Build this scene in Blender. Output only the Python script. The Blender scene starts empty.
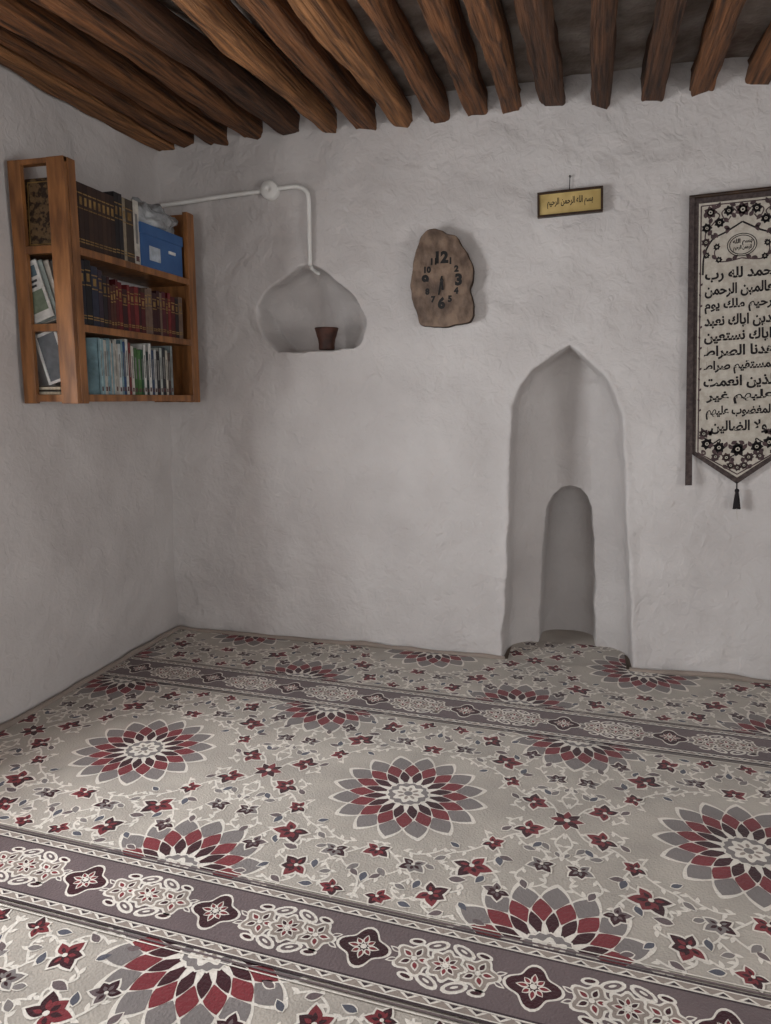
import bpy, math, random
import numpy as np
from mathutils import Vector, Matrix, noise
random.seed(7)
C=bpy.context; COL=C.scene.collection
H=1.447
# ------------------------------------------------------------ materials
def lin(c): 
    return tuple(((x/255)/12.92 if x/255<=0.04045 else ((x/255+0.055)/1.055)**2.4) for x in c)+(1,)
def mat(name,c1,c2=None,scale=8,rough=.8,bump=0.,bscale=60,stretch=(1,1,1),detail=4,spec=.3,sheen=0,dist=.01,metal=0,ramp=(.35,.65)):
    m=bpy.data.materials.new(name);m.use_nodes=True;nt=m.node_tree;N=nt.nodes;L=nt.links
    b=N['Principled BSDF'];b.inputs['Roughness'].default_value=rough
    b.inputs['Specular IOR Level'].default_value=spec;b.inputs['Metallic'].default_value=metal
    if sheen: b.inputs['Sheen Weight'].default_value=sheen
    tc=N.new('ShaderNodeTexCoord');mp=N.new('ShaderNodeMapping');L.new(tc.outputs['Object'],mp.inputs[0]);mp.inputs['Scale'].default_value=stretch
    if c2 is None: c2=tuple(x*.85 for x in c1)
    n=N.new('ShaderNodeTexNoise');n.inputs['Scale'].default_value=scale;n.inputs['Detail'].default_value=detail;L.new(mp.outputs[0],n.inputs['Vector'])
    r=N.new('ShaderNodeValToRGB');r.color_ramp.elements[0].position=ramp[0];r.color_ramp.elements[1].position=ramp[1]
    r.color_ramp.elements[0].color=lin(c2);r.color_ramp.elements[1].color=lin(c1)
    L.new(n.outputs['Fac'],r.inputs[0]);L.new(r.outputs[0],b.inputs['Base Color'])
    if bump:
        n2=N.new('ShaderNodeTexNoise');n2.inputs['Scale'].default_value=bscale;n2.inputs['Detail'].default_value=3;L.new(mp.outputs[0],n2.inputs['Vector'])
        bp=N.new('ShaderNodeBump');bp.inputs['Strength'].default_value=bump;bp.inputs['Distance'].default_value=dist
        L.new(n2.outputs['Fac'],bp.inputs['Height']);L.new(bp.outputs[0],b.inputs['Normal'])
    return m
def plaster(name,c1,c2,s1=.55,s2=.7):
    m=mat(name,c1,c2,scale=2.2,rough=.62,spec=.35,ramp=(.3,.7))
    nt=m.node_tree;N=nt.nodes;L=nt.links;b=N['Principled BSDF'];tc=N['Texture Coordinate']
    a=N.new('ShaderNodeTexNoise');a.inputs['Scale'].default_value=5;a.inputs['Detail'].default_value=5;a.inputs['Roughness'].default_value=.42;a.inputs['Distortion'].default_value=.5
    v=N.new('ShaderNodeTexNoise');v.inputs['Scale'].default_value=20;v.inputs['Detail'].default_value=5;v.inputs['Distortion'].default_value=1.4
    L.new(tc.outputs['Object'],a.inputs['Vector']);L.new(tc.outputs['Object'],v.inputs['Vector'])
    b1=N.new('ShaderNodeBump');b1.inputs['Strength'].default_value=s1;b1.inputs['Distance'].default_value=.05
    b2=N.new('ShaderNodeBump');b2.inputs['Strength'].default_value=s2;b2.inputs['Distance'].default_value=.012
    L.new(a.outputs['Fac'],b1.inputs['Height']);L.new(v.outputs['Fac'],b2.inputs['Height']);L.new(b1.outputs[0],b2.inputs['Normal']);L.new(b2.outputs[0],b.inputs['Normal'])
    return m
M_wall=plaster('whitewashed_plaster',(194,190,188),(178,173,171),.6,.6)
M_walls=plaster('whitewashed_plaster_side',(194,190,188),(178,173,171),.35,.45)
BS=dict(scale=4.5,stretch=(14,.55,14),rough=.7,bump=1.,bscale=5,dist=.02,ramp=(.32,.7),detail=7)
M_beam=mat('hewn_wood',(136,90,56),(52,35,25),**BS)
M_beamd=mat('hewn_wood_dark',(98,66,45),(40,28,22),**BS)
M_beaml=mat('hewn_wood_light',(166,116,74),(72,47,31),**BS)
M_ceil=mat('ceiling_mud_plaster',(172,165,158),(98,84,75),scale=3,rough=.9,bump=.9,bscale=12,dist=.03,detail=7)
M_shelf=mat('varnished_pine',(146,98,57),(98,63,36),scale=4,stretch=(6,6,1),rough=.4,spec=.4,bump=.1,bscale=20)
M_clockw=mat('clock_wood',(122,102,86),(78,62,52),scale=9,stretch=(2,2,1.4),rough=.5,bump=.6,bscale=16,dist=.012,detail=7)
M_bark=mat('bark',(66,50,40),(40,29,24),scale=20,rough=.9,bump=.6,bscale=30)
M_black=mat('black_paint',(22,20,20),(14,12,12),rough=.5)
M_white=mat('white_plastic',(225,225,222),(215,214,210),rough=.4)
M_gold=mat('gold_paper',(184,160,106),(158,136,84),scale=14,rough=.4)
M_frame=mat('dark_frame',(60,42,28),(38,26,18),scale=20,rough=.4)
M_terra=mat('dark_terracotta',(78,48,38),(48,30,25),scale=14,rough=.6,bump=.2)
# ------------------------------------------------------------ mesh builder
class MB:
    def __init__(s): s.v=[];s.f=[];s.mi=[];s.mats=[]
    def m(s,mt):
        if mt not in s.mats: s.mats.append(mt)
        return s.mats.index(mt)
    def poly(s,pts,mt):
        if len(pts)<3: return
        i=len(s.v);s.v+= [tuple(p) for p in pts];s.f.append(tuple(range(i,i+len(pts))));s.mi.append(s.m(mt))
    def box(s,a,b,mt,M=None):
        x0,y0,z0=a;x1,y1,z1=b;i=len(s.v)
        P=[(x0,y0,z0),(x1,y0,z0),(x1,y1,z0),(x0,y1,z0),(x0,y0,z1),(x1,y0,z1),(x1,y1,z1),(x0,y1,z1)]
        if M is not None: P=[tuple(M@Vector(p)) for p in P]
        s.v+=P
        for q in [(0,3,2,1),(4,5,6,7),(0,1,5,4),(1,2,6,5),(2,3,7,6),(3,0,4,7)]:
            s.f.append(tuple(i+k for k in q));s.mi.append(s.m(mt))
    def mesh(s,V,Fc,mt):
        i=len(s.v);s.v+=[tuple(p) for p in V];k=s.m(mt)
        for f in Fc: s.f.append(tuple(i+j for j in f));s.mi.append(k)
    def prism(s,pts,y0,y1,mt,side=None):
        n=len(pts);i=len(s.v)
        s.v+=[(p[0],y0,p[1]) for p in pts]+[(p[0],y1,p[1]) for p in pts]
        s.f.append(tuple(i+k for k in range(n)));s.mi.append(s.m(mt))
        s.f.append(tuple(i+n+k for k in reversed(range(n))));s.mi.append(s.m(mt))
        for k in range(n): s.f.append((i+k,i+n+k,i+n+(k+1)%n,i+(k+1)%n));s.mi.append(s.m(side or mt))
    def lathe(s,prof,c,mt,n=32):
        i=len(s.v);k=s.m(mt)
        for r,z in prof:
            for j in range(n):
                a=2*math.pi*j/n;s.v.append((c[0]+r*math.cos(a),c[1]+r*math.sin(a),c[2]+z))
        for q in range(len(prof)-1):
            for j in range(n):
                s.f.append((i+q*n+j,i+q*n+(j+1)%n,i+(q+1)*n+(j+1)%n,i+(q+1)*n+j));s.mi.append(k)
    def tube(s,path,r,mt,n=10):
        P=[Vector(p) for p in path];i=len(s.v);k=s.m(mt)
        for a,p in enumerate(P):
            d=(P[min(a+1,len(P)-1)]-P[max(a-1,0)]).normalized()
            u=d.cross(Vector((0,1,0.01)) if abs(d.y)<.9 else Vector((1,0,0))).normalized();w=d.cross(u)
            rr=r[a] if isinstance(r,(list,tuple)) else r
            for j in range(n):
                t=2*math.pi*j/n;s.v.append(tuple(p+u*rr*math.cos(t)+w*rr*math.sin(t)))
        for a in range(len(P)-1):
            for j in range(n): s.f.append((i+a*n+j,i+a*n+(j+1)%n,i+(a+1)*n+(j+1)%n,i+(a+1)*n+j));s.mi.append(k)
        s.f.append(tuple(i+j for j in range(n)));s.mi.append(k);e=i+(len(P)-1)*n
        s.f.append(tuple(e+j for j in reversed(range(n))));s.mi.append(k)
    def build(s,name,parent=None,smooth=False,bevel=0,M=None):
        me=bpy.data.meshes.new(name);V=s.v
        if M is not None: V=[tuple(M@Vector(p)) for p in V]
        me.from_pydata(V,[],s.f)
        for x in s.mats: me.materials.append(x)
        me.polygons.foreach_set('material_index',s.mi)
        if smooth: me.polygons.foreach_set('use_smooth',[True]*len(s.f))
        me.update();o=bpy.data.objects.new(name,me);COL.objects.link(o)
        if bevel:
            b=o.modifiers.new('bevel','BEVEL');b.width=bevel;b.segments=2;b.limit_method='ANGLE'
        if parent: o.parent=parent
        return o
def empty(name):
    o=bpy.data.objects.new(name,None);o.empty_display_size=.1;COL.objects.link(o);return o
def cr(pts,n=8,closed=True):
    out=[];N=len(pts);rng=range(N) if closed else range(N-1)
    for i in rng:
        if closed: p0,p1,p2,p3=[pts[(i+k)%N] for k in(-1,0,1,2)]
        else: p0,p1,p2,p3=pts[max(i-1,0)],pts[i],pts[i+1],pts[min(i+2,N-1)]
        for j in range(n):
            t=j/n;out.append(tuple(.5*((2*b)+(-a+c)*t+(2*a-5*b+4*c-d)*t*t+(-a+3*b-3*c+d)*t**3) for a,b,c,d in zip(p0,p1,p2,p3)))
    if not closed: out.append(tuple(pts[-1]))
    return out
# ------------------------------------------------------------ text
AR={'ا':(0xFE8D,2),'ب':(0xFE8F,4),'ت':(0xFE95,4),'ح':(0xFEA1,4),'د':(0xFEA9,2),'ذ':(0xFEAB,2),'ر':(0xFEAD,2),'س':(0xFEB1,4),'ص':(0xFEB9,4),'ض':(0xFEBD,4),'ط':(0xFEC1,4),'ع':(0xFEC9,4),'غ':(0xFECD,4),'ق':(0xFED5,4),'ك':(0xFED9,4),'ل':(0xFEDD,4),'م':(0xFEE1,4),'ن':(0xFEE5,4),'ه':(0xFEE9,4),'و':(0xFEED,2),'ي':(0xFEF1,4)}
def shape(t):
    out=''
    for w in t.split(' '):
        r='';i=0;prev=False
        while i<len(w):
            c=w[i]
            if c=='ل' and i+1<len(w) and w[i+1]=='ا':
                r+=chr(0xFEFC if prev else 0xFEFB);prev=False;i+=2;continue
            b,k=AR[c];nxt=(i+1<len(w)) and k==4
            form=(3 if nxt else 1) if prev else (2 if nxt else 0)
            r+=chr(b+form);prev=(k==4);i+=1
        out+=r+' '
    return out.strip()[::-1]
def text(body,w=None,h=None,off=0.):
    c=bpy.data.curves.new('t','FONT');c.body=body;c.size=1;c.offset=off;c.resolution_u=3
    o=bpy.data.objects.new('t',c);COL.objects.link(o);C.view_layer.update()
    me=o.evaluated_get(C.evaluated_depsgraph_get()).to_mesh()
    V=np.array([v.co[:2] for v in me.vertices]);Fc=[tuple(p.vertices) for p in me.polygons]
    bpy.data.objects.remove(o);bpy.data.curves.remove(c)
    mn=V.min(0);mx=V.max(0);V=V-(mn+mx)/2;d=mx-mn
    sx=(w/d[0]) if w else None;sy=(h/d[1]) if h else None
    sx=sx or sy;sy=sy or sx
    return V*np.array([sx,sy]),Fc
# ------------------------------------------------------------ SDF
def sdf(P,poly,close=True):
    A=np.array(poly);B=np.roll(A,-1,0)
    if not close: A=A[:-1];B=B[:-1]
    d=np.full(len(P),1e9)
    for a,b in zip(A,B):
        ab=b-a;t=np.clip(((P-a)@ab)/max(ab@ab,1e-12),0,1);d=np.minimum(d,np.linalg.norm(P-a-t[:,None]*ab,axis=1))
    return d
def inside(P,poly):
    A=np.array(poly);B=np.roll(A,-1,0);r=np.zeros(len(P),bool)
    for a,b in zip(A,B):
        if a[1]==b[1]: continue
        c=((a[1]>P[:,1])!=(b[1]>P[:,1]))&(P[:,0]<(b[0]-a[0])*(P[:,1]-a[1])/(b[1]-a[1])+a[0]);r^=c
    return r
def sstep(x): x=np.clip(x,0,1);return x*x*(3-2*x)
mo=[(-.413,-.1),(-.413,.024),(-.405,.30),(-.401,.567),(-.396,.85),(-.398,1.169),(-.388,1.40),(-.352,1.51),(-.285,1.59),(-.20,1.65),(-.111,1.702),(-.03,1.635),(.055,1.56),(.118,1.46),(.15,1.36),(.168,1.2),(.187,1.025),(.205,.8),(.225,.604),(.25,.3),(.272,.044),(.28,-.1)]
mi=[(x*1.045,1.447+(z-1.447)*1.045) for x,z in [(-.227,-.1),(-.227,.041),(-.222,.578),(-.208,.83),(-.175,.91),(-.13,.953),(-.088,.964),(-.04,.95),(.005,.905),(.034,.84),(.054,.594),(.080,.070),(.082,-.1)]]
al=[(-1.847,1.967),(-1.783,2.048),(-1.648,2.124),(-1.558,2.168),(-1.458,2.142),(-1.325,2.041),(-1.217,1.878),(-1.235,1.76),(-1.275,1.722)]
al=cr(al,5,False)
al_r=al+[(-1.55,1.708)]+cr([(-1.73,1.712),(-1.80,1.78),(-1.84,1.87),(-1.847,1.967)],5,False)
def rng(segs):
    out=[]
    for a,b,s in segs: out+=list(np.arange(a,b-1e-6,(b-a)/max(1,round((b-a)/s))))
    return np.array(out+[segs[-1][1]])
X=rng([(-2.47,-1.88,.02),(-1.88,-1.18,.006),(-1.18,-.45,.02),(-.45,.31,.005),(.31,2.62,.03)])
Z=rng([(-.02,2.2,.006),(2.2,3.12,.02)])
GX,GZ=np.meshgrid(X,Z);P=np.stack([GX.ravel(),GZ.ravel()],1)
dep=np.zeros(len(P))
def idx(x0,x1,z0,z1): return np.where((P[:,0]>x0)&(P[:,0]<x1)&(P[:,1]>z0)&(P[:,1]<z1))[0]
def jit(Q,a=.006):
    return Q+np.array([(a*noise.noise(Vector((x*9,z*9,3.))),a*noise.noise(Vector((x*9,z*9,8.)))) for x,z in Q.tolist()])
I=idx(-.47,.32,-.05,1.76);Q=jit(P[I],.009);s=sdf(Q,mo)*np.where(inside(Q,mo),1,-1)
d=sstep((s+.007)/.014)*(.15+.22*np.sqrt(np.clip(1-(1-np.clip(s/.26,0,1))**2,0,1)))-.006*np.exp(-((s+.02)/.02)**2)
s2=sdf(Q,mi)*np.where(inside(Q,mi),1,-1)
d+=sstep((s2+.006)/.013)*(.16+.12*np.sqrt(np.clip(1-(1-np.clip(s2/.13,0,1))**2,0,1)))
dep[I]=d
I=idx(-1.9,-1.15,1.65,2.22);Q=jit(P[I],.012);s=sdf(Q,al_r)*np.where(inside(Q,al_r),1,-1);sc=sdf(Q,al,False)
dep[I]=sstep((s+.006)/.014)*(.07+.24*np.sqrt(np.clip(1-(1-np.clip(sc/.24,0,1))**2,0,1)))
def wob(a,b,seed=0.,amp=1.):
    return amp*(.017*noise.noise(Vector((a*1.4,b*1.4,seed)))+.014*noise.noise(Vector((a*3.6,b*3.6,seed+5)))+.004*noise.noise(Vector((a*10,b*10,seed+9))))
V=[(x,float(dd)+wob(x,z),z) for (x,z),dd in zip(P.tolist(),dep)]
nx=len(X);nz=len(Z)
Fc=[(j*nx+i,j*nx+i+1,(j+1)*nx+i+1,(j+1)*nx+i) for j in range(nz-1) for i in range(nx-1)]
b=MB();b.mesh(V,Fc,M_wall);b.build('wall_back',smooth=True)
def wallgrid(name,a0,a1,fn,holes,seed,st=.03):
    A=rng([(a0,a1,st)]);Zz=rng([(-.02,3.12,st)])
    def snap(G,v): G[np.argmin(abs(G-v))]=v
    for h in holes:
        snap(A,h[0]);snap(A,h[1]);snap(Zz,h[2]);snap(Zz,h[3])
    V=[]
    for z in Zz:
        for a in A:
            w=wob(a,z,seed)
            for h in holes:
                if h[0]-.05<a<h[1]+.05 and h[2]-.05<z<h[3]+.05: w=0
            V.append(fn(a,z,w))
    n=len(A);Fc=[]
    for j in range(len(Zz)-1):
        for i in range(n-1):
            ca=(A[i]+A[i+1])/2;cz=(Zz[j]+Zz[j+1])/2
            if any(h[0]<ca<h[1] and h[2]<cz<h[3] for h in holes): continue
            Fc.append((j*n+i,j*n+i+1,(j+1)*n+i+1,(j+1)*n+i))
    b=MB();b.mesh(V,Fc,M_walls);b.build(name,smooth=True)
XL=-2.45;XR=2.6;YR=-6.5
WL=(-2.95,-1.75,.75,1.85); WR1=(-1.2,.1,.6,2.1); WR2=(.9,2.1,.6,2.1); WRR=(-3.6,-2.4,.75,1.85)
wallgrid('wall_left',YR,.02,lambda a,z,w:(XL-w,a,z),[WL],20)
wallgrid('wall_right',YR,.02,lambda a,z,w:(XR+w,a,z),[WRR],30)
wallgrid('wall_rear',XL-.02,XR+.02,lambda a,z,w:(a,YR-w,z),[WR1,WR2],40)
def window(name,h,tf):
    b=MB();a0,a1,z0,z1=h;T=.4
    def bx(p,q,mt):
        c=[tf(*p),tf(*q)];b.box([min(c[0][k],c[1][k]) for k in range(3)],[max(c[0][k],c[1][k]) for k in range(3)],mt)
    bx((a0-.03,0.012,z0-.03),(a0,T,z1+.03),M_wall);bx((a1,0.012,z0-.03),(a1+.03,T,z1+.03),M_wall)
    bx((a0,0.012,z0-.03),(a1,T,z0),M_wall);bx((a0,0.012,z1),(a1,T,z1+.03),M_wall)
    m=(a0+a1)/2
    for q in [(a0,a0+.05,z0,z1),(a1-.05,a1,z0,z1),(m-.03,m+.03,z0,z1),(a0,a1,z0,z0+.05),(a0,a1,z1-.05,z1),(a0,a1,(z0+z1)/2-.02,(z0+z1)/2+.02)]:
        bx((q[0],.26,q[2]),(q[1],.31,q[3]),M_shelf)
    b.build(name)
window('window_1',WL,lambda a,t,z:(XL-t,a,z));window('window_2',WR1,lambda a,t,z:(a,YR-t,z));window('window_3',WR2,lambda a,t,z:(a,YR-t,z));window('window_4',WRR,lambda a,t,z:(XR+t,a,z))
M_floor=mat('clay_floor',(120,108,98),(95,84,76),scale=4,rough=.9)
b=MB();b.box((XL-.05,YR-.05,-.1),(XR+.05,.75,0),M_floor);b.build('floor')
SL=.03
b=MB();gx=np.linspace(XL-.1,XR+.1,60);gy=np.linspace(YR-.1,.35,80)
V=[(x,y,2.995+SL*y+wob(x,y,60,1.2)) for y in gy for x in gx]
Fc=[(j*60+i,(j+1)*60+i,(j+1)*60+i+1,j*60+i+1) for j in range(79) for i in range(59)]
b.mesh(V,Fc,M_ceil);b.build('ceiling',smooth=True)
# beams
bx=[.925,.685,.445,.222,-.012,-.245,-.44,-.615,-.805,-1.01,-1.205,-1.405,-1.635,-1.86,-2.06,-2.25,-2.39]
bx=[1.16+.24*k for k in range(6,-1,-1)]+bx
for k,x0 in enumerate(bx):
    b=MB();rr=random.Random(k+3);w=.051+rr.uniform(-.010,.010);hh=.060+rr.uniform(-.014,.008);n=130
    zc=2.985-.012-hh+rr.uniform(-.016,.012);sx=rr.uniform(-.010,.010)
    if k==len(bx)-1: zc-=.02
    prof=[];m=20;e=rr.uniform(.25,.42)
    for j in range(m):
        a=2*math.pi*(j+.5)/m;c,s_=math.cos(a),math.sin(a)
        prof.append((math.copysign(abs(c)**e,c),math.copysign(abs(s_)**e,s_)))
    V=[]
    for i in range(n+1):
        y=YR+.02+(-.0-(YR+.02)+.03)*i/n
        for px,pz in prof:
            q=noise.noise(Vector((px*.8+k*7,y*1.3,pz*.8)))*.018+noise.noise(Vector((px*3+k*7,y*5,pz*3)))*.011
            V.append((x0+sx*y+px*(w+q)+.018*math.sin(y*.9+k*2)*min(1,-y+.05),y,zc+SL*y+pz*(hh+q)+.010*math.sin(y*1.4+k)))
    Fc=[(i*m+j,i*m+(j+1)%m,(i+1)*m+(j+1)%m,(i+1)*m+j) for i in range(n) for j in range(m)]+[tuple(range(m))[::-1],tuple(n*m+j for j in range(m))]
    u=rr.random();b.mesh(V,Fc,M_beamd if u<.36 else (M_beaml if u>.72 else M_beam));b.build('ceiling_beam',smooth=True)
# ------------------------------------------------------------ carpet
def cm(n,c,v=.9): return mat('carpet_'+n,c,tuple(x*v for x in c),scale=5,rough=.95,bump=.7,bscale=140,dist=.006,spec=.1,sheen=.15)
K_base=cm('beige',(176,168,158),.9);K_cream=cm('cream',(222,215,205),.94);K_mar=cm('maroon',(58,20,28),.8);K_red=cm('red',(122,45,51),.88)
K_grey=cm('grey',(124,117,115),.93);K_mauve=cm('mauve',(104,90,91),.92);K_dark=cm('dark',(60,46,50),.85);K_blue=cm('slate',(86,87,97),.9);K_tan=cm('tan',(148,136,127),.92)
ANG=math.radians(-2.6);ex=(math.cos(ANG),math.sin(ANG));en=(-math.sin(ANG),math.cos(ANG));O=(-.74,-.76)
CB=MB();CX0,CX1,CY0,CY1=XL+.012,XR-.02,YR+.02,-.012
CNT=[0]
def clip(poly,ax,v,sgn):
    out=[]
    for i in range(len(poly)):
        a=poly[i];b_=poly[(i+1)%len(poly)];da=(a[ax]-v)*sgn;db=(b_[ax]-v)*sgn
        if da>=0: out.append(a)
        if (da>=0)!=(db>=0):
            t=da/(da-db);out.append((a[0]+(b_[0]-a[0])*t,a[1]+(b_[1]-a[1])*t))
    return out
def cpoly(pts,z,mt):
    CNT[0]+=1;z+=.0004*.75*((CNT[0]*7)%23)/23
    W=[(O[0]+s*ex[0]+t*en[0],O[1]+s*ex[1]+t*en[1]) for s,t in pts]
    ar=sum(W[i-1][0]*W[i][1]-W[i][0]*W[i-1][1] for i in range(len(W)))
    if ar<0: W=W[::-1]
    A=W
    for ax,v,sg in((0,CX0,1),(0,CX1,-1),(1,CY0,1),(1,CY1,-1)):
        A=clip(A,ax,v,sg)
        if len(A)<3: break
    if len(A)>=3: CB.poly([(x,y,z) for x,y in A],mt)
    if max(w[1] for w in W)>CY1:
        A=W
        for ax,v,sg in((0,-.385,1),(0,.245,-1),(1,CY1,1),(1,.34,-1)):
            A=clip(A,ax,v,sg)
            if len(A)<3: break
        if len(A)>=3: CB.poly([(x,y,z) for x,y in A],mt)
Z0=.009;dz=.0004
def tr(pts,s,t,a=0,k=1,ms=1,mt=1):
    c,sn=math.cos(a),math.sin(a);return [(s+ms*k*(x*c-y*sn),t+mt*k*(x*sn+y*c)) for x,y in pts]
def circ(r,n=14,lob=0,d=0,ph=0): return [((r*(1+d*math.cos(lob*(2*math.pi*i/n)+ph)))*math.cos(2*math.pi*i/n),(r*(1+d*math.cos(lob*(2*math.pi*i/n)+ph)))*math.sin(2*math.pi*i/n)) for i in range(n)]
def ell(a,b_,n=12): return [(a*math.cos(2*math.pi*i/n),b_*math.sin(2*math.pi*i/n)) for i in range(n)]
def petal(l,w,n=6):
    up=[(l*i/n,w*math.sin(math.pi*(i/n)**.8)) for i in range(n+1)];return up+[(x,-y) for x,y in up[-2:0:-1]]
def medal(s,t):
    n=16;r=[.058,.116,.170,.225,.284];da=math.pi/n
    out=[]
    for i in range(n):
        a=2*da*i
        for q in (-1,-.7,-.4,-.15,0,.15,.4,.7):
            rad=r[3]+.007+(r[4]+.010-r[3]-.007)*(1-abs(q)**1.35);aa=a+q*da*1.0
            out.append((rad*math.cos(aa),rad*math.sin(aa)))
    cpoly(tr(out,s,t),Z0+dz,K_cream)
    for ring,mt in ((1,K_mar),(2,K_red),(3,K_grey)):
        for i in range(n):
            a=2*da*i+(da if ring==2 else 0)
            pts=[];r0,r1,r2=r[ring-1],r[ring],r[ring+1]
            for j in range(6):
                u=j/5;pts.append((r0+(r1-r0)*u,da*u**.7))
            for j in range(1,6):
                u=j/5;pts.append((r1+(r2-r1)*u,da*(1-u**1.3)))
            pol=[(rr*math.cos(a+w),rr*math.sin(a+w)) for rr,w in pts]+[(rr*math.cos(a-w),rr*math.sin(a-w)) for rr,w in pts[-2:0:-1]]
            rc=r1;lw=.0042;cx,cy=rc*math.cos(a),rc*math.sin(a);o2=[]
            ca,sa=math.cos(a),math.sin(a);Lh=(r2-r0)/2;Wh=r1*da
            for x,y in pol:
                dx,dy=x-cx,y-cy;u=dx*ca+dy*sa;v=-dx*sa+dy*ca
                u*=1-1.5*lw/Lh;v*=1-1.05*lw/Wh
                o2.append((cx+u*ca-v*sa,cy+u*sa+v*ca))
            cpoly(tr(o2,s,t),Z0+2*dz,mt)
    cpoly(tr(circ(.079,64,16,.05),s,t),Z0+3*dz,K_cream)
    cpoly(tr(circ(.073,64,16,.05),s,t),Z0+4*dz,K_grey)
    cpoly(tr(circ(.054,48,8,.16),s,t),Z0+5*dz,K_cream)
    for i in range(8): cpoly(tr(ell(.012,.006),s+.030*math.cos(i*math.pi/4),t+.030*math.sin(i*math.pi/4),i*math.pi/4),Z0+6*dz,K_tan)
    cpoly(tr(circ(.016),s,t),Z0+6*dz,K_grey)
def flower(s,t,a,k,ms,mt,m1=None,m2=None):
    m1=m1 or K_mar;m2=m2 or K_red
    for i,(dr,l,w) in enumerate([(0,.032,.013),(.95,.040,.0125),(-.95,.040,.0125),(2.1,.034,.010),(-2.1,.034,.010)]):
        P_=petal(l+.005,w+.004);Q_=petal(l,w)
        rot=lambda pp:[(x*math.cos(dr)-y*math.sin(dr),x*math.sin(dr)+y*math.cos(dr)) for x,y in pp]
        cpoly(tr(rot(P_),s,t,a,k,ms,mt),Z0+3*dz,K_cream)
        cpoly(tr(rot([(x*.95+.001,y*.95) for x,y in Q_]),s,t,a,k,ms,mt),Z0+4*dz,m1 if i%2 else m2)
        cpoly(tr(rot([(x*.45+.006,y*.35) for x,y in Q_]),s,t,a,k,ms,mt),Z0+5*dz,m2 if i%2 else m1)
    cpoly(tr(circ(.005,8),s,t,a,k,ms,mt),Z0+6*dz,K_cream)
def leaf(s,t,a,k,ms,mt,m=None):
    cpoly(tr(petal(.042,.013),s,t,a,k,ms,mt),Z0+2*dz,K_cream);cpoly(tr([(x+.003,y) for x,y in petal(.036,.009)],s,t,a,k,ms,mt),Z0+3*dz,m or K_blue)
def vine(pts,w,ms,mt,cs,ct,mtl=None,lv=True):
    Pp=cr(pts,6,False)
    for i,(a,b_) in enumerate(zip(Pp[:-1],Pp[1:])):
        dx,dy=b_[0]-a[0],b_[1]-a[1];l=math.hypot(dx,dy) or 1;nx_,ny_=-dy/l*w,dx/l*w
        q=[(a[0]+nx_,a[1]+ny_),(b_[0]+nx_,b_[1]+ny_),(b_[0]-nx_,b_[1]-ny_),(a[0]-nx_,a[1]-ny_)]
        cpoly([(cs+ms*x,ct+mt*y) for x,y in q],Z0+dz,mtl or K_cream)
        if lv and i%3==1:
            an=math.atan2(dy,dx)+(.9 if (i//3)%2 else -.9)
            cpoly(tr(petal(.028,.0065),cs+ms*a[0],ct+mt*a[1],an,1,ms,mt),Z0+dz,K_cream)
PER=1.135;HB=.14;TB=1.55;MID=TB/2
FL=[(.445,.085,.6,1.5),(.305,.345,1.1,1.75),(.13,.395,1.6,1.25),(.215,.51,.3,1.5),(.345,.205,.4,1.1),(.51,.27,1.8,1.2),(.07,.57,.9,1.1),(.40,.44,2.4,1.15)]
LF=[(.50,.15,2.2,1.2),(.50,.15,1.0,1.2),(.375,.27,0.2,1.3),(.375,.27,1.3,1.3),(.22,.32,2.4,1.2),(.245,.43,-.2,1.5),(.17,.46,1.8,1.2),(.03,.44,.9,1.3),(.05,.47,2.4,1.1),(.13,.575,.2,1.2),(.545,.19,1.1,.8),(.36,.125,-.8,1.2),(.25,.265,-2.6,1.1),(.44,.19,.3,1.2),(.27,.575,2.6,1.2),(.30,.52,.8,1.1),(.20,.40,3.6,1.1),(.46,.36,1.2,1.2),(.35,.38,2.0,1.2),(.10,.50,.4,1.1),(.35,.58,.3,1.1)]
VN=[[(.55,.0),(.50,.10),(.41,.13),(.36,.20),(.38,.28),(.30,.335)],[(.30,.335),(.25,.40),(.30,.46),(.22,.50),(.14,.46),(.115,.36)],[(.0,.31),(.05,.36),(.10,.42),(.05,.48),(.01,.52),(.0,.60)],[(.41,.13),(.45,.18),(.50,.19),(.53,.25),(.50,.31)],[(.22,.50),(.20,.56),(.25,.60),(.30,.58)],[(.30,.30),(.36,.34),(.40,.40),(.41,.46)],[(.31,.14),(.33,.21),(.28,.27),(.23,.30),(.20,.35),(.24,.37)],[(.565,.08),(.54,.14),(.565,.20),(.53,.24)],[(.08,.33),(.12,.34),(.17,.32),(.21,.28)],[(.42,.02),(.38,.06),(.40,.10),(.44,.10)],[(.14,.46),(.10,.52),(.13,.56),(.17,.54)],[(.46,.30),(.44,.35),(.48,.39),(.53,.36),(.52,.32)]]
def unit(cs,ct):
    for ms in(1,-1):
        for mt in(1,-1):
            for j,(x,y,a,k) in enumerate(FL): flower(cs+ms*x,ct+mt*y,a,k,ms,mt,(K_mar,K_mar,K_mar,K_red,K_mar,K_grey,K_mar,K_mauve)[j],(K_red,K_red,K_grey,K_mar,K_red,K_mar,K_red,K_mar)[j])
            for j,(x,y,a,k) in enumerate(LF): leaf(cs+ms*x,ct+mt*y,a,k,ms,mt,(K_blue,K_grey,K_mauve)[j%3])
            for v in VN: vine(v,.0036,ms,mt,cs,ct)
    for mt in(1,-1):
        flower(cs,ct+mt*.355,math.pi/2*mt,1.3,1,1);leaf(cs,ct+mt*.47,math.pi/2*mt,1.3,1,1)
    for a in (0,math.pi/2,math.pi,3*math.pi/2):
        leaf(cs+PER/2,ct,a+.78,1.5,1,1,K_mar);leaf(cs+PER/2,ct,a,1.5,1,1,K_red)
    cpoly(tr(circ(.011,10),cs+PER/2,ct),Z0+5*dz,K_cream)
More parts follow.
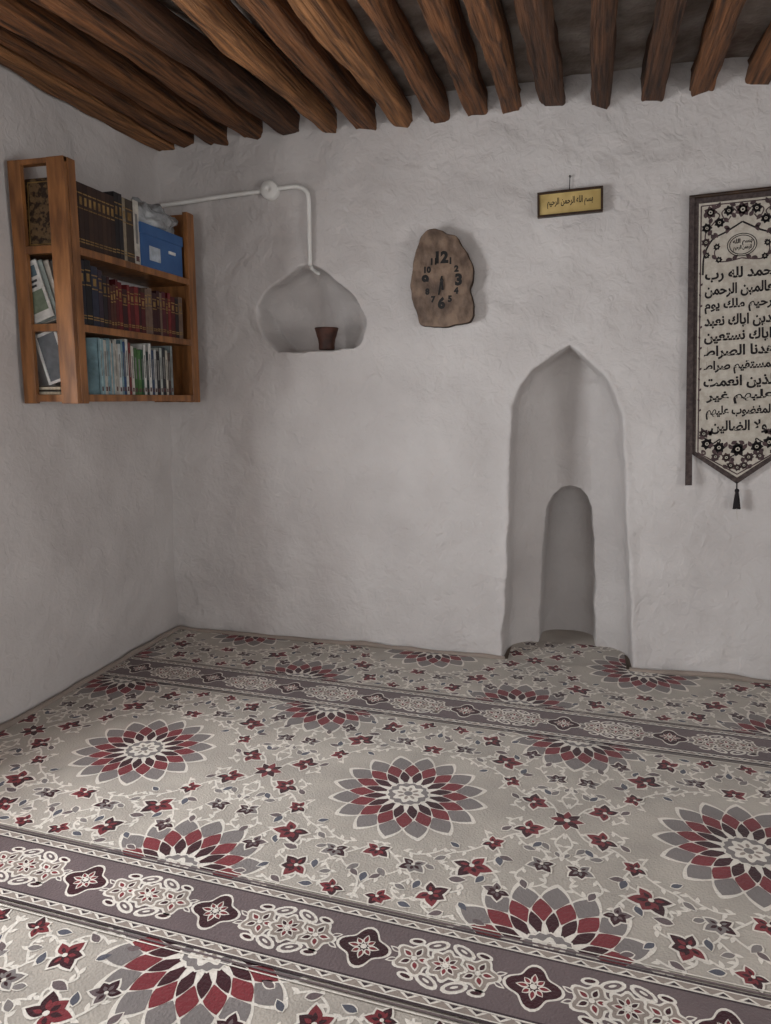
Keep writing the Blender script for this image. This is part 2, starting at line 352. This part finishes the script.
CB.box((CX0,CY0,.001),(CX1,CY1,Z0-.0003),K_base);CB.box((-.385,CY1-.005,.001),(.245,.34,Z0-.0003),K_base)
CB.box((-.24,.33,.001),(.09,.66,Z0-.0003),K_base)
phase={0:-.10,1:.19,2:-.088+PER/2,3:.2,4:.5}
for fi,ph in phase.items():
    ct=MID-fi*TB
    for q in range(-3,5):
        cs=ph+q*PER
        if not(-2.6<cs<4.4): continue
        unit(cs,ct);medal(cs,ct)
        for sg in(1,-1): medal(cs+PER/2,ct+sg*(MID-HB+.012))
S0,S1=-2.6,4.2;ZB=Z0+.0034
def strip(t0,t1,z,mt): cpoly([(S0,t0),(S1,t0),(S1,t1),(S0,t1)],z,mt)
for k in range(5):
    c=-k*TB;ph=.07 if k else .02
    strip(c-HB,c+HB,ZB,K_tan);strip(c-.104,c+.104,ZB+dz,K_mauve)
    for sg in(1,-1):
        for t0,w,m in((.104,.003,K_dark),(.109,.002,K_cream),(.138,.004,K_dark),(.132,.002,K_cream)): strip(c+sg*t0-w,c+sg*t0+w,ZB+2*dz,m)
        s=S0
        while s<S1:
            cpoly([(s,c+sg*.112),(s+.05,c+sg*.112),(s+.025,c+sg*.129)],ZB+dz,K_cream);cpoly([(s+.012,c+sg*.113),(s+.038,c+sg*.113),(s+.025,c+sg*.123)],ZB+2*dz,K_dark)
            s+=.056
        tb=c+sg*(HB+.012);strip(tb-.003,tb+.003,ZB,K_mauve)
        tb=c+sg*(HB+.024);strip(tb-.002,tb+.002,ZB,K_cream)
    n0=int((S0-ph)/.2215)-1
    for q in range(n0,n0+34):
        s=ph+q*.2215
        if q%2==0:
            for dx in(-.083,.083):
                cpoly(tr(circ(.052,40,5,.18),s+dx,c),ZB+2*dz,K_cream);cpoly(tr(circ(.044,40,5,.2),s+dx,c),ZB+3*dz,K_tan)
                for i in range(5):
                    a=2*math.pi*i/5;cpoly(tr(petal(.036,.0105),s+dx+.008*math.cos(a),c+.008*math.sin(a),a),ZB+4*dz,K_cream)
                    cpoly(tr(petal(.024,.006),s+dx+.013*math.cos(a),c+.013*math.sin(a),a),ZB+5*dz,K_mar if i%2 else K_red)
                cpoly(tr(circ(.008,10),s+dx,c),ZB+6*dz,K_cream)
            for sx in(1,-1):
                for sy in(1,-1):
                    cpoly(tr(ell(.036,.019),s+sx*.036,c+sy*.062,sx*sy*-.5),ZB+2*dz,K_cream)
                    cpoly(tr(ell(.024,.010),s+sx*.036,c+sy*.062,sx*sy*-.5),ZB+4*dz,K_mauve)
                    cpoly(tr(ell(.011,.004),s+sx*.036,c+sy*.062,sx*sy*-.5),ZB+5*dz,K_cream)
                    cpoly(tr(ell(.023,.013),s+sx*.09,c+sy*.062,sx*sy*-.2),ZB+2*dz,K_cream)
                    cpoly(tr(ell(.014,.006),s+sx*.09,c+sy*.062,sx*sy*-.2),ZB+4*dz,K_mar)
                    cpoly(tr(petal(.032,.008),s+sx*.126,c+sy*.012,math.atan2(sy*.5,sx)),ZB+2*dz,K_cream)
                    cpoly(tr(petal(.022,.004),s+sx*.129,c+sy*.0135,math.atan2(sy*.5,sx)),ZB+3*dz,K_mauve)
            cpoly(tr(circ(.052,48,8,.13),s,c),ZB+5*dz,K_cream);cpoly(tr(circ(.043,48,8,.13),s,c),ZB+6*dz,K_tan)
            for i in range(8):
                a=math.pi/4*i;cpoly(tr(petal(.03,.008),s+.008*math.cos(a),c+.008*math.sin(a),a),ZB+7*dz,K_cream);cpoly(tr(petal(.02,.005),s+.012*math.cos(a),c+.012*math.sin(a),a),ZB+8*dz,K_mar if i%2 else K_red)
            cpoly(tr(circ(.009,10),s,c),ZB+9*dz,K_cream)
        else:
            cpoly(tr(circ(.064,40,4,.2),s,c),ZB+2*dz,K_cream);cpoly(tr(circ(.057,40,4,.2),s,c),ZB+3*dz,K_mar)
            for i in range(8):
                a=math.pi/4*i;l=.034 if i%2==0 else .026
                cpoly(tr(petal(l,.009),s+.01*math.cos(a),c+.01*math.sin(a),a),ZB+4*dz,K_cream);cpoly(tr(petal(l*.75,.005),s+.014*math.cos(a),c+.014*math.sin(a),a),ZB+5*dz,K_red)
            cpoly(tr(circ(.009,10),s,c),ZB+6*dz,K_cream)
# rolled, slightly lifted edge of the carpet along the walls
def edge(p,q,n,mt):
    pts=[];rad=[]
    for i in range(n+1):
        t=i/n;x=p[0]+(q[0]-p[0])*t;y=p[1]+(q[1]-p[1])*t
        a=noise.noise(Vector((x*2.2,y*2.2,4.)));c_=noise.noise(Vector((x*7,y*7,9.)))
        pts.append((x,y,.012+max(0,.022*a+.009*c_)));rad.append(.015+.005*c_)
    CB.tube(pts,rad,mt,8)
edge((CX0+.01,-.022),(-.40,-.022),90,K_tan);edge((.26,-.022),(CX1,-.022),90,K_tan);edge((CX0+.012,-6.4),(CX0+.012,-.03),200,K_tan)
CB.build('carpet')
# ------------------------------------------------------------ bookshelf
sh=empty('bookshelf')
x0,x1=-2.430,-2.15;y0,y1=-1.2,-.16;lv=[1.432,1.735,2.06]
b=MB()
for z in lv: b.box((x0,y0+.012,z),(x1-.008,y1-.012,z+.022),M_shelf)
b.build('shelf_boards',sh,bevel=.003)
b=MB()
b.box((x0,y0-.012,1.42),(x0+.065,y0+.012,2.44),M_shelf);b.box((x1-.085,y0-.012,1.42),(x1,y0+.012,2.44),M_shelf)
b.box((x0,y1-.022,1.42),(x1,y1,2.44),M_shelf);b.box((x1-.025,y1-.07,1.42),(x1+.004,y1+.002,2.44),M_shelf)
b.box((x1-.012,y0+.012,1.42),(x1+.004,y0+.06,2.44),M_shelf)
b.build('side_posts',sh,bevel=.003)
b=MB();b.box((x0,y0-.008,2.418),(x1,y0+.03,2.44),M_shelf)
for z in lv:
    b.box((x0+.065,y0-.010,z-.004),(x1-.085,y0+.012,z+.028),M_shelf)
    b.box((x1-.008,y0+.06,z-.004),(x1+.003,y1-.07,z+.028),M_shelf)
b.build('rails',sh,bevel=.002)
_bc={}
def bm(c):
    if c not in _bc: _bc[c]=mat('book_%d_%d_%d'%c,c,None,scale=30,rough=.5)
    return _bc[c]
M_page=mat('pages',(222,212,190),(196,184,160),scale=60,rough=.9)
M_goldf=mat('gilt',(150,122,72),(110,84,46),scale=20,rough=.4,metal=.3)
B=MB()
def book(y,z,t,h,d,c,band=True,lean=0,xs=-2.175):
    M=Matrix.Translation((xs,y,z))@Matrix.Rotation(lean,4,'X')
    m=bm(c)
    B.box((-d,0,0),(0,.0025,h),m,M);B.box((-d,t-.0025,0),(0,t,h),m,M);B.box((-.004,0,0),(.002,t,h),m,M)
    B.box((-d+.006,.0025,.004),(-.004,t-.0025,h-.005),M_page,M)
    if t>.012:
        if band:
            for q in (.12,.16,.62,.84): B.box((.0021,.002,h*q),(.0026,t-.002,h*q+.005),M_goldf,M)
            B.box((.0021,t*.25,h*.68),(.0026,t*.75,h*.8),M_goldf,M)
        else:
            B.box((.0021,t*.3,h*.35),(.0026,t*.7,h*.8),bm((120,120,118)),M);B.box((.0021,t*.2,h*.08),(.0026,t*.8,h*.16),bm((90,60,60)),M)
y=-1.13
while y<-.87: book(y,2.083,.031,.285,.19,random.choice([(50,34,28),(44,30,26),(58,40,32)]));y+=.032
for t,h,c in [(.03,.31,(30,28,30)),(.03,.31,(38,36,40)),(.022,.30,(140,128,108)),(.06,.30,(64,56,50))]: book(y,2.083,t,h,.2,c);y+=t+.002
book(y,2.083,.045,.31,.2,(190,186,176),False)
y=-1.13
for t,h,c in [(.045,.285,(32,34,44)),(.04,.29,(26,26,30)),(.045,.27,(40,44,60)),(.03,.26,(50,40,52)),(.03,.24,(34,30,34))]: book(y,1.758,t,h,.2,c);y+=t+.002
while y<-.27:
    t=random.choice([.02,.026,.034,.04]);book(y,1.758,t,random.uniform(.20,.245),.17,random.choice([(98,28,32),(78,24,28),(112,38,40),(52,22,26),(80,30,40),(36,28,32),(74,40,32),(110,90,78)]));y+=t+.0015
y=-1.02
for i in range(13):
    t=random.choice([.01,.014,.02]);book(y,1.456,t,random.uniform(.235,.265),.19,random.choice([(150,176,180),(180,188,188),(120,150,158),(170,168,160),(190,188,182)]),False);y+=t+.0015
for t,c in [(.018,(40,70,110)),(.02,(195,195,190)),(.02,(110,40,40)),(.022,(190,186,178)),(.026,(60,94,54)),(.03,(70,108,60)),(.02,(40,80,56)),(.02,(200,200,196)),(.02,(30,50,50)),(.024,(200,200,196)),(.022,(56,74,100)),(.02,(180,180,176)),(.03,(34,34,38)),(.02,(170,176,170)),(.03,(40,44,48)),(.02,(190,186,172)),(.025,(70,60,56)),(.02,(130,140,140))]:
    if y<-.26: book(y,1.456,t,random.uniform(.22,.27),.19,c,False);y+=t+.002
B.build('books')
bo=MB();M_orn=mat('embossed_leather',(100,80,56),(46,34,25),scale=45,rough=.5,bump=.5,bscale=60,ramp=(.45,.55))
Mx=Matrix.Translation((-2.385,-1.175,2.0845))@Matrix.Rotation(-.04,4,'X')
bo.box((0,0,0),(.16,.004,.29),M_orn,Mx);bo.box((0,.018,0),(.16,.022,.29),M_orn,Mx);bo.box((.004,.004,.004),(.156,.018,.286),M_page,Mx);bo.box((-.002,0,0),(.002,.022,.29),M_orn,Mx)
for a_,b_ in (((.012,-.0015,.014),(.148,.0,.018)),((.012,-.0015,.272),(.148,.0,.276)),((.012,-.0015,.014),(.016,.0,.276)),((.144,-.0015,.014),(.148,.0,.276))): bo.box(a_,b_,M_goldf,Mx)
bo.build('ornate_book')
mg=MB()
for i,c in enumerate([(206,206,202),(150,160,156),(196,190,180),(110,104,98)]):
    Mx=Matrix.Translation((-2.345+.014*i,-1.18+.012*i,1.7625))@Matrix.Rotation(-.32+.03*i,4,'Y')
    mg.box((-.035,0,.012),(.085,.006,.265),bm(c),Mx)
    if i==0:
        mg.box((-.02,-.001,.20),(.07,0,.245),bm((90,110,120)),Mx);mg.box((-.02,-.001,.05),(.07,0,.14),bm((110,122,104)),Mx);mg.box((-.02,-.001,.155),(.05,0,.165),bm((60,60,64)),Mx);mg.box((-.02,-.001,.175),(.06,0,.185),bm((60,60,64)),Mx)
mg.build('magazines')
pf=MB()
Mx=Matrix.Translation((-2.335,-1.16,1.50))@Matrix.Rotation(-.30,4,'Y')
pf.box((0,0,0),(.12,.012,.012),M_white,Mx);pf.box((0,0,.213),(.12,.012,.225),M_white,Mx);pf.box((0,0,.012),(.012,.012,.213),M_white,Mx);pf.box((.108,0,.012),(.12,.012,.213),M_white,Mx);pf.box((.012,.004,.012),(.108,.01,.213),bm((120,125,130)),Mx)
pf.build('picture_frame')
st=MB()
for i,c in enumerate([(36,34,32),(70,62,50)]):
    z=1.4565+i*.021;st.box((-2.42+.01*i,-1.17,z),(-2.27,-1.07,z+.004),bm(c));st.box((-2.42+.01*i,-1.17,z+.016),(-2.27,-1.07,z+.02),bm(c));st.box((-2.415+.01*i,-1.167,z+.004),(-2.273,-1.073,z+.016),M_page)
st.build('stacked_notebooks')
bl=MB();M_blue=mat('blue_cardboard',(62,98,146),(50,84,132),scale=6,rough=.5)
bl.box((-2.40,-.645,2.0845),(-2.165,-.265,2.29),M_blue);bl.box((-2.405,-.65,2.25),(-2.16,-.26,2.30),M_blue)
bl.box((-2.1645,-.58,2.13),(-2.163,-.48,2.20),bm((180,190,200)));bl.box((-2.165,-.40,2.19),(-2.158,-.34,2.205),M_white)
bl.build('storage_box',bevel=.003)
bg=MB();M_bag=mat('clear_plastic',(176,180,182),(120,124,127),rough=.2,bump=.8,bscale=18,dist=.03,spec=.7)
V=[];n=20
for i in range(n+1):
    for j in range(28):
        th=math.pi*i/n;ph=2*math.pi*j/28;d=Vector((math.sin(th)*math.cos(ph),math.sin(th)*math.sin(ph),math.cos(th)))
        r=1+.35*noise.noise(d*2.3)+.18*noise.noise(d*6);zz=.10*r*d.z
        V.append((-2.27+.115*r*d.x,-.44+.20*r*d.y,2.302+.035+max(zz,-.035)))
bg.mesh(V,[(i*28+j,i*28+(j+1)%28,(i+1)*28+(j+1)%28,(i+1)*28+j) for i in range(n) for j in range(28)],M_bag)
bg.build('plastic_bag',smooth=True)
# ------------------------------------------------------------ conduit
cn=empty('electrical_conduit')
path=cr([(-2.42,2.535),(-2.25,2.545),(-2.1,2.555),(-2.0,2.561),(-1.85,2.568),(-1.746,2.573),(-1.62,2.582),(-1.57,2.576),(-1.53,2.55),(-1.518,2.50),(-1.517,2.35),(-1.515,2.16)],6,False)
b=MB();b.tube([(x,-.030,z) for x,z in path],.0115,M_white);b.build('pipe',cn,smooth=True)
b=MB()
def disc(cx,cz,prof,mt,n=32):
    V=[(cx+r*math.cos(2*math.pi*j/n),y,cz+r*math.sin(2*math.pi*j/n)) for r,y in prof for j in range(n)]
    b.mesh(V,[(q*n+j,q*n+(j+1)%n,(q+1)*n+(j+1)%n,(q+1)*n+j) for q in range(len(prof)-1) for j in range(n)],mt)
disc(-1.746,2.573,[(.05,-.006),(.05,-.044),(.046,-.049),(.02,-.052),(.012,-.052),(.011,-.050),(.001,-.050)],M_white);b.build('junction_box',cn,smooth=True)
b=MB();b.tube([(-1.515,-.030,2.17),(-1.512,-.018,2.15),(-1.505,.02,2.14),(-1.50,.06,2.135)],.0105,M_white)
b.build('pipe_end',cn,smooth=True)
# ------------------------------------------------------------ cup
b=MB();b.lathe([(.0,0),(.043,0),(.046,.006),(.045,.03),(.05,.06),(.056,.075),(.062,.10),(.068,.118),(.066,.122),(.062,.118),(.055,.1),(.045,.07),(.04,.02),(0,.012)],(-1.462,.075,1.716),M_terra)
b.build('clay_cup',smooth=True)
# ------------------------------------------------------------ clock
ck=empty('wall_clock')
ol=cr([(-.938,2.03),(-.926,2.12),(-.915,2.19),(-.885,2.265),(-.862,2.298),(-.81,2.31),(-.76,2.29),(-.70,2.262),(-.655,2.20),(-.618,2.13),(-.606,2.06),(-.622,2.0),(-.602,1.93),(-.61,1.845),(-.66,1.825),(-.74,1.815),(-.83,1.818),(-.885,1.83),(-.90,1.88),(-.925,1.94)],6)
ol=[(x+.006*noise.noise(Vector((x*25,z*25,1))),z+.006*noise.noise(Vector((x*25,z*25,7)))) for x,z in ol]
b=MB();b.prism(ol,-.075,-.022,M_clockw,M_bark);cx_,cz_=-.77,2.05
b.build('wood_slab',ck,bevel=.005)
b=MB()
def addtext(bd,V2,F2,cx,cz,y,mt,ang=0): 
    c,s_=math.cos(ang),math.sin(ang)
    bd.mesh([(cx+u*c-v*s_,y,cz+u*s_+v*c) for u,v in V2],F2,mt)
CY=-.0762
for s_,dx,dz_,hh in (('12',0,.115,.062),('3',.088,0,.062),('6',0,-.115,.062),('9',-.088,0,.062)):
    V2,F2=text(s_,h=hh,off=.06);addtext(b,V2,F2,cx_+dx,cz_+dz_,CY,M_black)
for hr in (1,2,4,5,7,8,10,11):
    a=math.pi/2-hr*math.pi/6;V2,F2=text(str(hr),h=.034,off=.06);addtext(b,V2,F2,cx_+.088*math.cos(a),cz_+.11*math.sin(a),CY,M_black)
b.build('numerals',ck)
b=MB();b.prism([(cx_-.004,cz_+.02),(cx_+.006,cz_+.02),(cx_-.011,cz_-.075),(cx_-.019,cz_-.074)],-.081,-.0795,M_black);b.prism([(cx_-.005,cz_+.012),(cx_+.005,cz_+.012),(cx_+.012,cz_-.05),(cx_+.001,cz_-.052)],-.0835,-.082,M_black)
disc(cx_,cz_,[(.009,-.075),(.009,-.085),(.001,-.086)],M_black);b.build('hands',ck)
b=MB();b.tube([(-.79,.004,2.20),(-.79,-.03,2.20)],.006,M_black);b.build('hanging_peg',ck)
# ------------------------------------------------------------ plaque
pq=empty('framed_calligraphy_plaque')
R4=Matrix.Translation((-.137,-.018,2.403))@Matrix.Rotation(math.radians(-2.2),4,'Y')
w,hh=.158,.06
b=MB()
b.box((-w,-.028,-hh),(w,0,-hh+.011),M_frame);b.box((-w,-.028,hh-.011),(w,0,hh),M_frame);b.box((-w,-.028,-hh+.011),(-w+.011,0,hh-.011),M_frame);b.box((w-.011,-.028,-hh+.011),(w,0,hh-.011),M_frame)
b.build('frame',pq,bevel=.002,M=R4)
b=MB();b.box((-w+.011,-.018,-hh+.011),(w-.011,-.002,hh-.011),M_gold)
V2,F2=text(shape('بسم الله الرحمن الرحيم'),w=.22,h=.05,off=.02);addtext(b,V2,F2,0,0.003,-.0188,M_black)
b.build('panel',pq,M=R4)
b=MB();b.tube([(-.142,-.012,2.46),(-.142,-.014,2.53)],.0018,M_black,6);b.tube([(-.142,.006,2.53),(-.142,-.022,2.532)],.0035,M_black,8);b.build('nail_and_wire',pq)
# ------------------------------------------------------------ banner
bn=empty('calligraphy_banner')
M_clo=mat('banner_brown_cloth',(78,68,66),(58,50,49),scale=60,rough=.95,bump=.3,bscale=200);M_clb=mat('banner_beige_cloth',(182,176,165),(164,157,146),scale=40,rough=.95,bump=.3,bscale=200)
M_ink=mat('banner_print',(34,30,32),(26,22,24),scale=40,rough=.9);M_flr=mat('banner_floral',(82,66,67),(60,48,50),scale=40,rough=.9)
RB=Matrix.Translation((.436,-.03,2.385))@Matrix.Rotation(math.radians(-2.7),4,'Y')
W=.43;SD=1.215;TP=1.372
b=MB();b.prism([(0,0),(W,0),(W,-SD),(W/2,-TP),(0,-SD)],-.006,0,M_clo)
i_=.024;b.prism([(i_,-.03),(W-i_,-.03),(W-i_,-SD+.008),(W/2,-TP+.032),(i_,-SD+.008)],-.0075,-.006,M_clb)
def ln(bd,p,q,w_,y,mt):
    dx,dy=q[0]-p[0],q[1]-p[1];l=math.hypot(dx,dy) or 1;a,c=-dy/l*w_,dx/l*w_
    bd.poly([(p[0]+a,y,p[1]+c),(p[0]-a,y,p[1]-c),(q[0]-a,y,q[1]-c),(q[0]+a,y,q[1]+c)],mt)
j_=.034
oo=[(j_,-.042),(W-j_,-.042),(W-j_,-SD+.003),(W/2,-TP+.048),(j_,-SD+.003)]
for p,q in zip(oo,oo[1:]+oo[:1]): ln(b,p,q,.003,-.0079,M_flr)
b.build('cloth',bn,M=RB)
b=MB()
def bfl(cx,cz,k,m1=None):
    m1=m1 or M_flr
    for i in range(7):
        a=2*math.pi*i/7;b.poly([(cx+x,-.0082,cz+y) for x,y in tr(petal(.028*k,.0105*k),0,0,a)],m1)
    b.poly([(cx+x,-.0086,cz+y) for x,y in circ(.008*k,10)],M_clb);b.poly([(cx+x,-.009,cz+y) for x,y in circ(.004*k,8)],M_ink)
def bvine(pts,w_=.0028,m=None):
    P_=cr(pts,6,False)
    for p,q in zip(P_[:-1],P_[1:]): ln(b,p,q,w_,-.0081,m or M_flr)
def blf(x,z,a,k=1.2,m=None): b.poly([(x+p*k,-.0083,z+q*k) for p,q in tr(petal(.026,.008),0,0,a)],m or M_flr)
cxm=W/2
for sg in(1,-1):
    bvine([(cxm+sg*.17,-.36),(cxm+sg*.165,-.27),(cxm+sg*.13,-.20),(cxm+sg*.07,-.17),(cxm,-.13)],.004,M_ink)
    bvine([(cxm+sg*.155,-.06),(cxm+sg*.10,-.09),(cxm+sg*.13,-.13),(cxm+sg*.16,-.17),(cxm+sg*.16,-.22)])
    bvine([(cxm+sg*.02,-.09),(cxm+sg*.05,-.06),(cxm+sg*.09,-.08),(cxm+sg*.07,-.12),(cxm+sg*.05,-.10)])
    bvine([(cxm+sg*.10,-.22),(cxm+sg*.12,-.26),(cxm+sg*.10,-.30),(cxm+sg*.06,-.305),(cxm,-.295)])
    for x,z,k in((.14,-.075,1.1),(.06,-.075,.9),(.155,-.145,.9),(.10,-.125,.9),(.158,-.21,.8),(.155,-.27,.6),(.11,-.235,.6),(.10,-.295,.6)): bfl(cxm+sg*x,z,k,M_ink if k in(.9,.6) else None)
    for x,z,a in((.11,-.06,2),(.11,-.06,.5),(.03,-.11,1),(.125,-.17,4),(.16,-.10,1.5),(.08,-.145,3.6),(.03,-.055,.4),(.135,-.10,5),(.15,-.18,2.2),(.165,-.24,4.6),(.06,-.15,5),(.12,-.20,1),(.08,-.105,4),(.13,-.27,4),(.07,-.30,3),(.04,-.30,2.4)): blf(cxm+sg*x,z,a if sg>0 else math.pi-a)
    bvine([(cxm+sg*.165,-1.09),(cxm+sg*.16,-1.13),(cxm+sg*.12,-1.17),(cxm+sg*.08,-1.15),(cxm+sg*.09,-1.20),(cxm+sg*.05,-1.24),(cxm,-1.22)],.003,M_ink)
    for x,z,k in((.155,-1.12,.9),(.14,-1.17,1.1),(.085,-1.19,1.1),(.05,-1.24,.9),(.10,-1.235,.8),(.03,-1.28,.8),(.155,-1.215,.5)): bfl(cxm+sg*x,z,k,M_ink if k==1.1 else None)
    for x,z,a in((.12,-1.13,1),(.165,-1.20,4),(.12,-1.24,3.6),(.06,-1.19,2),(.02,-1.24,5),(.065,-1.275,4),(.11,-1.17,5.6),(.025,-1.20,1),(.15,-1.14,0),(.03,-1.175,2.6),(.115,-1.20,4),(.07,-1.21,5.5),(.13,-1.13,2)): blf(cxm+sg*x,z,a if sg>0 else math.pi-a)
    for q in range(14):
        z=-.36-q*.05;blf(cxm+sg*.178,z,math.pi/2+sg*.5*(1 if q%2 else -1),.6)
bfl(cxm,-.075,1.3);bfl(cxm,-1.20,1.3,M_ink);bfl(cxm,-1.29,.7)
for rr_ in (.064,.054):
    for i in range(24):
        a0,a1=2*math.pi*i/24,2*math.pi*(i+1)/24;ln(b,(cxm+rr_*math.cos(a0),-.235+rr_*.8*math.sin(a0)),(cxm+rr_*math.cos(a1),-.235+rr_*.8*math.sin(a1)),.002,-.0083,M_ink)
def btext(t,z,w_,h_,off=.034):
    V2,F2=text(shape(t),w=w_,h=h_,off=off);b.mesh([(cxm+.002+u,-.0088,z+v) for u,v in V2],F2,M_ink)
btext('بسم الله',-.222,.085,.033);btext('الرحمن الرحيم',-.250,.08,.028)
lines=['الحمد لله رب','العالمين الرحمن','الرحيم ملك يوم','الدين اياك نعبد','واياك نستعين','اهدنا الصراط','المستقيم صراط','الذين انعمت','عليهم غير','المغضوب عليهم','ولا الضالين']
for k,t in enumerate(lines):
    z=-.366-k*.0725;w_=.325 if k<8 else (.30 if k!=10 else .25)
    btext(t,z,w_,.067)
b.build('print',bn,M=RB)
b=MB();b.prism([(-.020,.005),(.002,.005),(.008,-1.375),(-.024,-1.375)],-.014,-.007,M_clo);b.build('side_shadow_strip',bn,M=RB)  # dark cloth edge strip, also standing in for the banner's shadow on the wall
b=MB();b.tube([(-.02,-.008,.004),(W+.02,-.008,.004)],.009,M_frame,12);b.build('top_rod',bn,M=RB)
b=MB();tx,tz=W/2,-TP
b.tube([(tx,-.006,tz+.01),(tx,-.008,tz-.03)],.003,M_ink,6)
b.lathe([(.0,0),(.009,-.004),(.011,-.012),(.008,-.02),(.010,-.03),(.014,-.06),(.017,-.095),(.0,-.095)],(tx,-.012,tz-.022),M_ink,14)
for i in range(14):
    a=2*math.pi*i/14;b.tube([(tx+.008*math.cos(a),-.012+.008*math.sin(a),tz-.05),(tx+.017*math.cos(a),-.012+.015*math.sin(a)*.6,tz-.125)],.002,M_ink,5)
b.tube([(tx,-.012,tz-.11),(tx+.004,-.012,tz-.18)],.0012,M_clb,5)
b.build('tassel',bn,M=RB)
# ------------------------------------------------------------ lights
def area(name,loc,rot,sx,sy,e,c):
    l=bpy.data.lights.new(name,'AREA');l.shape='RECTANGLE';l.size=sx;l.size_y=sy;l.energy=e;l.color=c
    o=bpy.data.objects.new(name,l);o.location=loc;o.rotation_euler=rot;COL.objects.link(o);return o
R90=math.pi/2
area('daylight_window_left',(XL-.35,-2.35,1.3),(0,-R90,0),1.0,1.1,118,(.96,.98,1))
area('daylight_window_right',(XR+.35,-3.0,1.3),(0,R90,0),1.0,1.1,66,(1,.99,.98))
area('daylight_window_rear',(-.55,YR-.35,1.35),(R90,0,0),1.2,1.4,50,(1,.99,.98))
area('daylight_window_rear_b',(1.5,YR-.35,1.35),(R90,0,0),1.1,1.4,34,(1,.99,.98))
w=bpy.data.worlds.new('daylight');C.scene.world=w;w.use_nodes=True
w.node_tree.nodes['Background'].inputs[0].default_value=(.8,.88,1,1);w.node_tree.nodes['Background'].inputs[1].default_value=.6
# ------------------------------------------------------------ camera
cd=bpy.data.cameras.new('camera');co=bpy.data.objects.new('camera',cd);COL.objects.link(co)
co.location=(0,-4,H);co.rotation_euler=(R90-math.radians(8.8),0,math.radians(15.3))
cd.sensor_fit='VERTICAL';cd.sensor_height=36;cd.lens=36*740/1024;cd.clip_start=.05
C.scene.camera=co
C.scene.view_settings.view_transform='Standard'
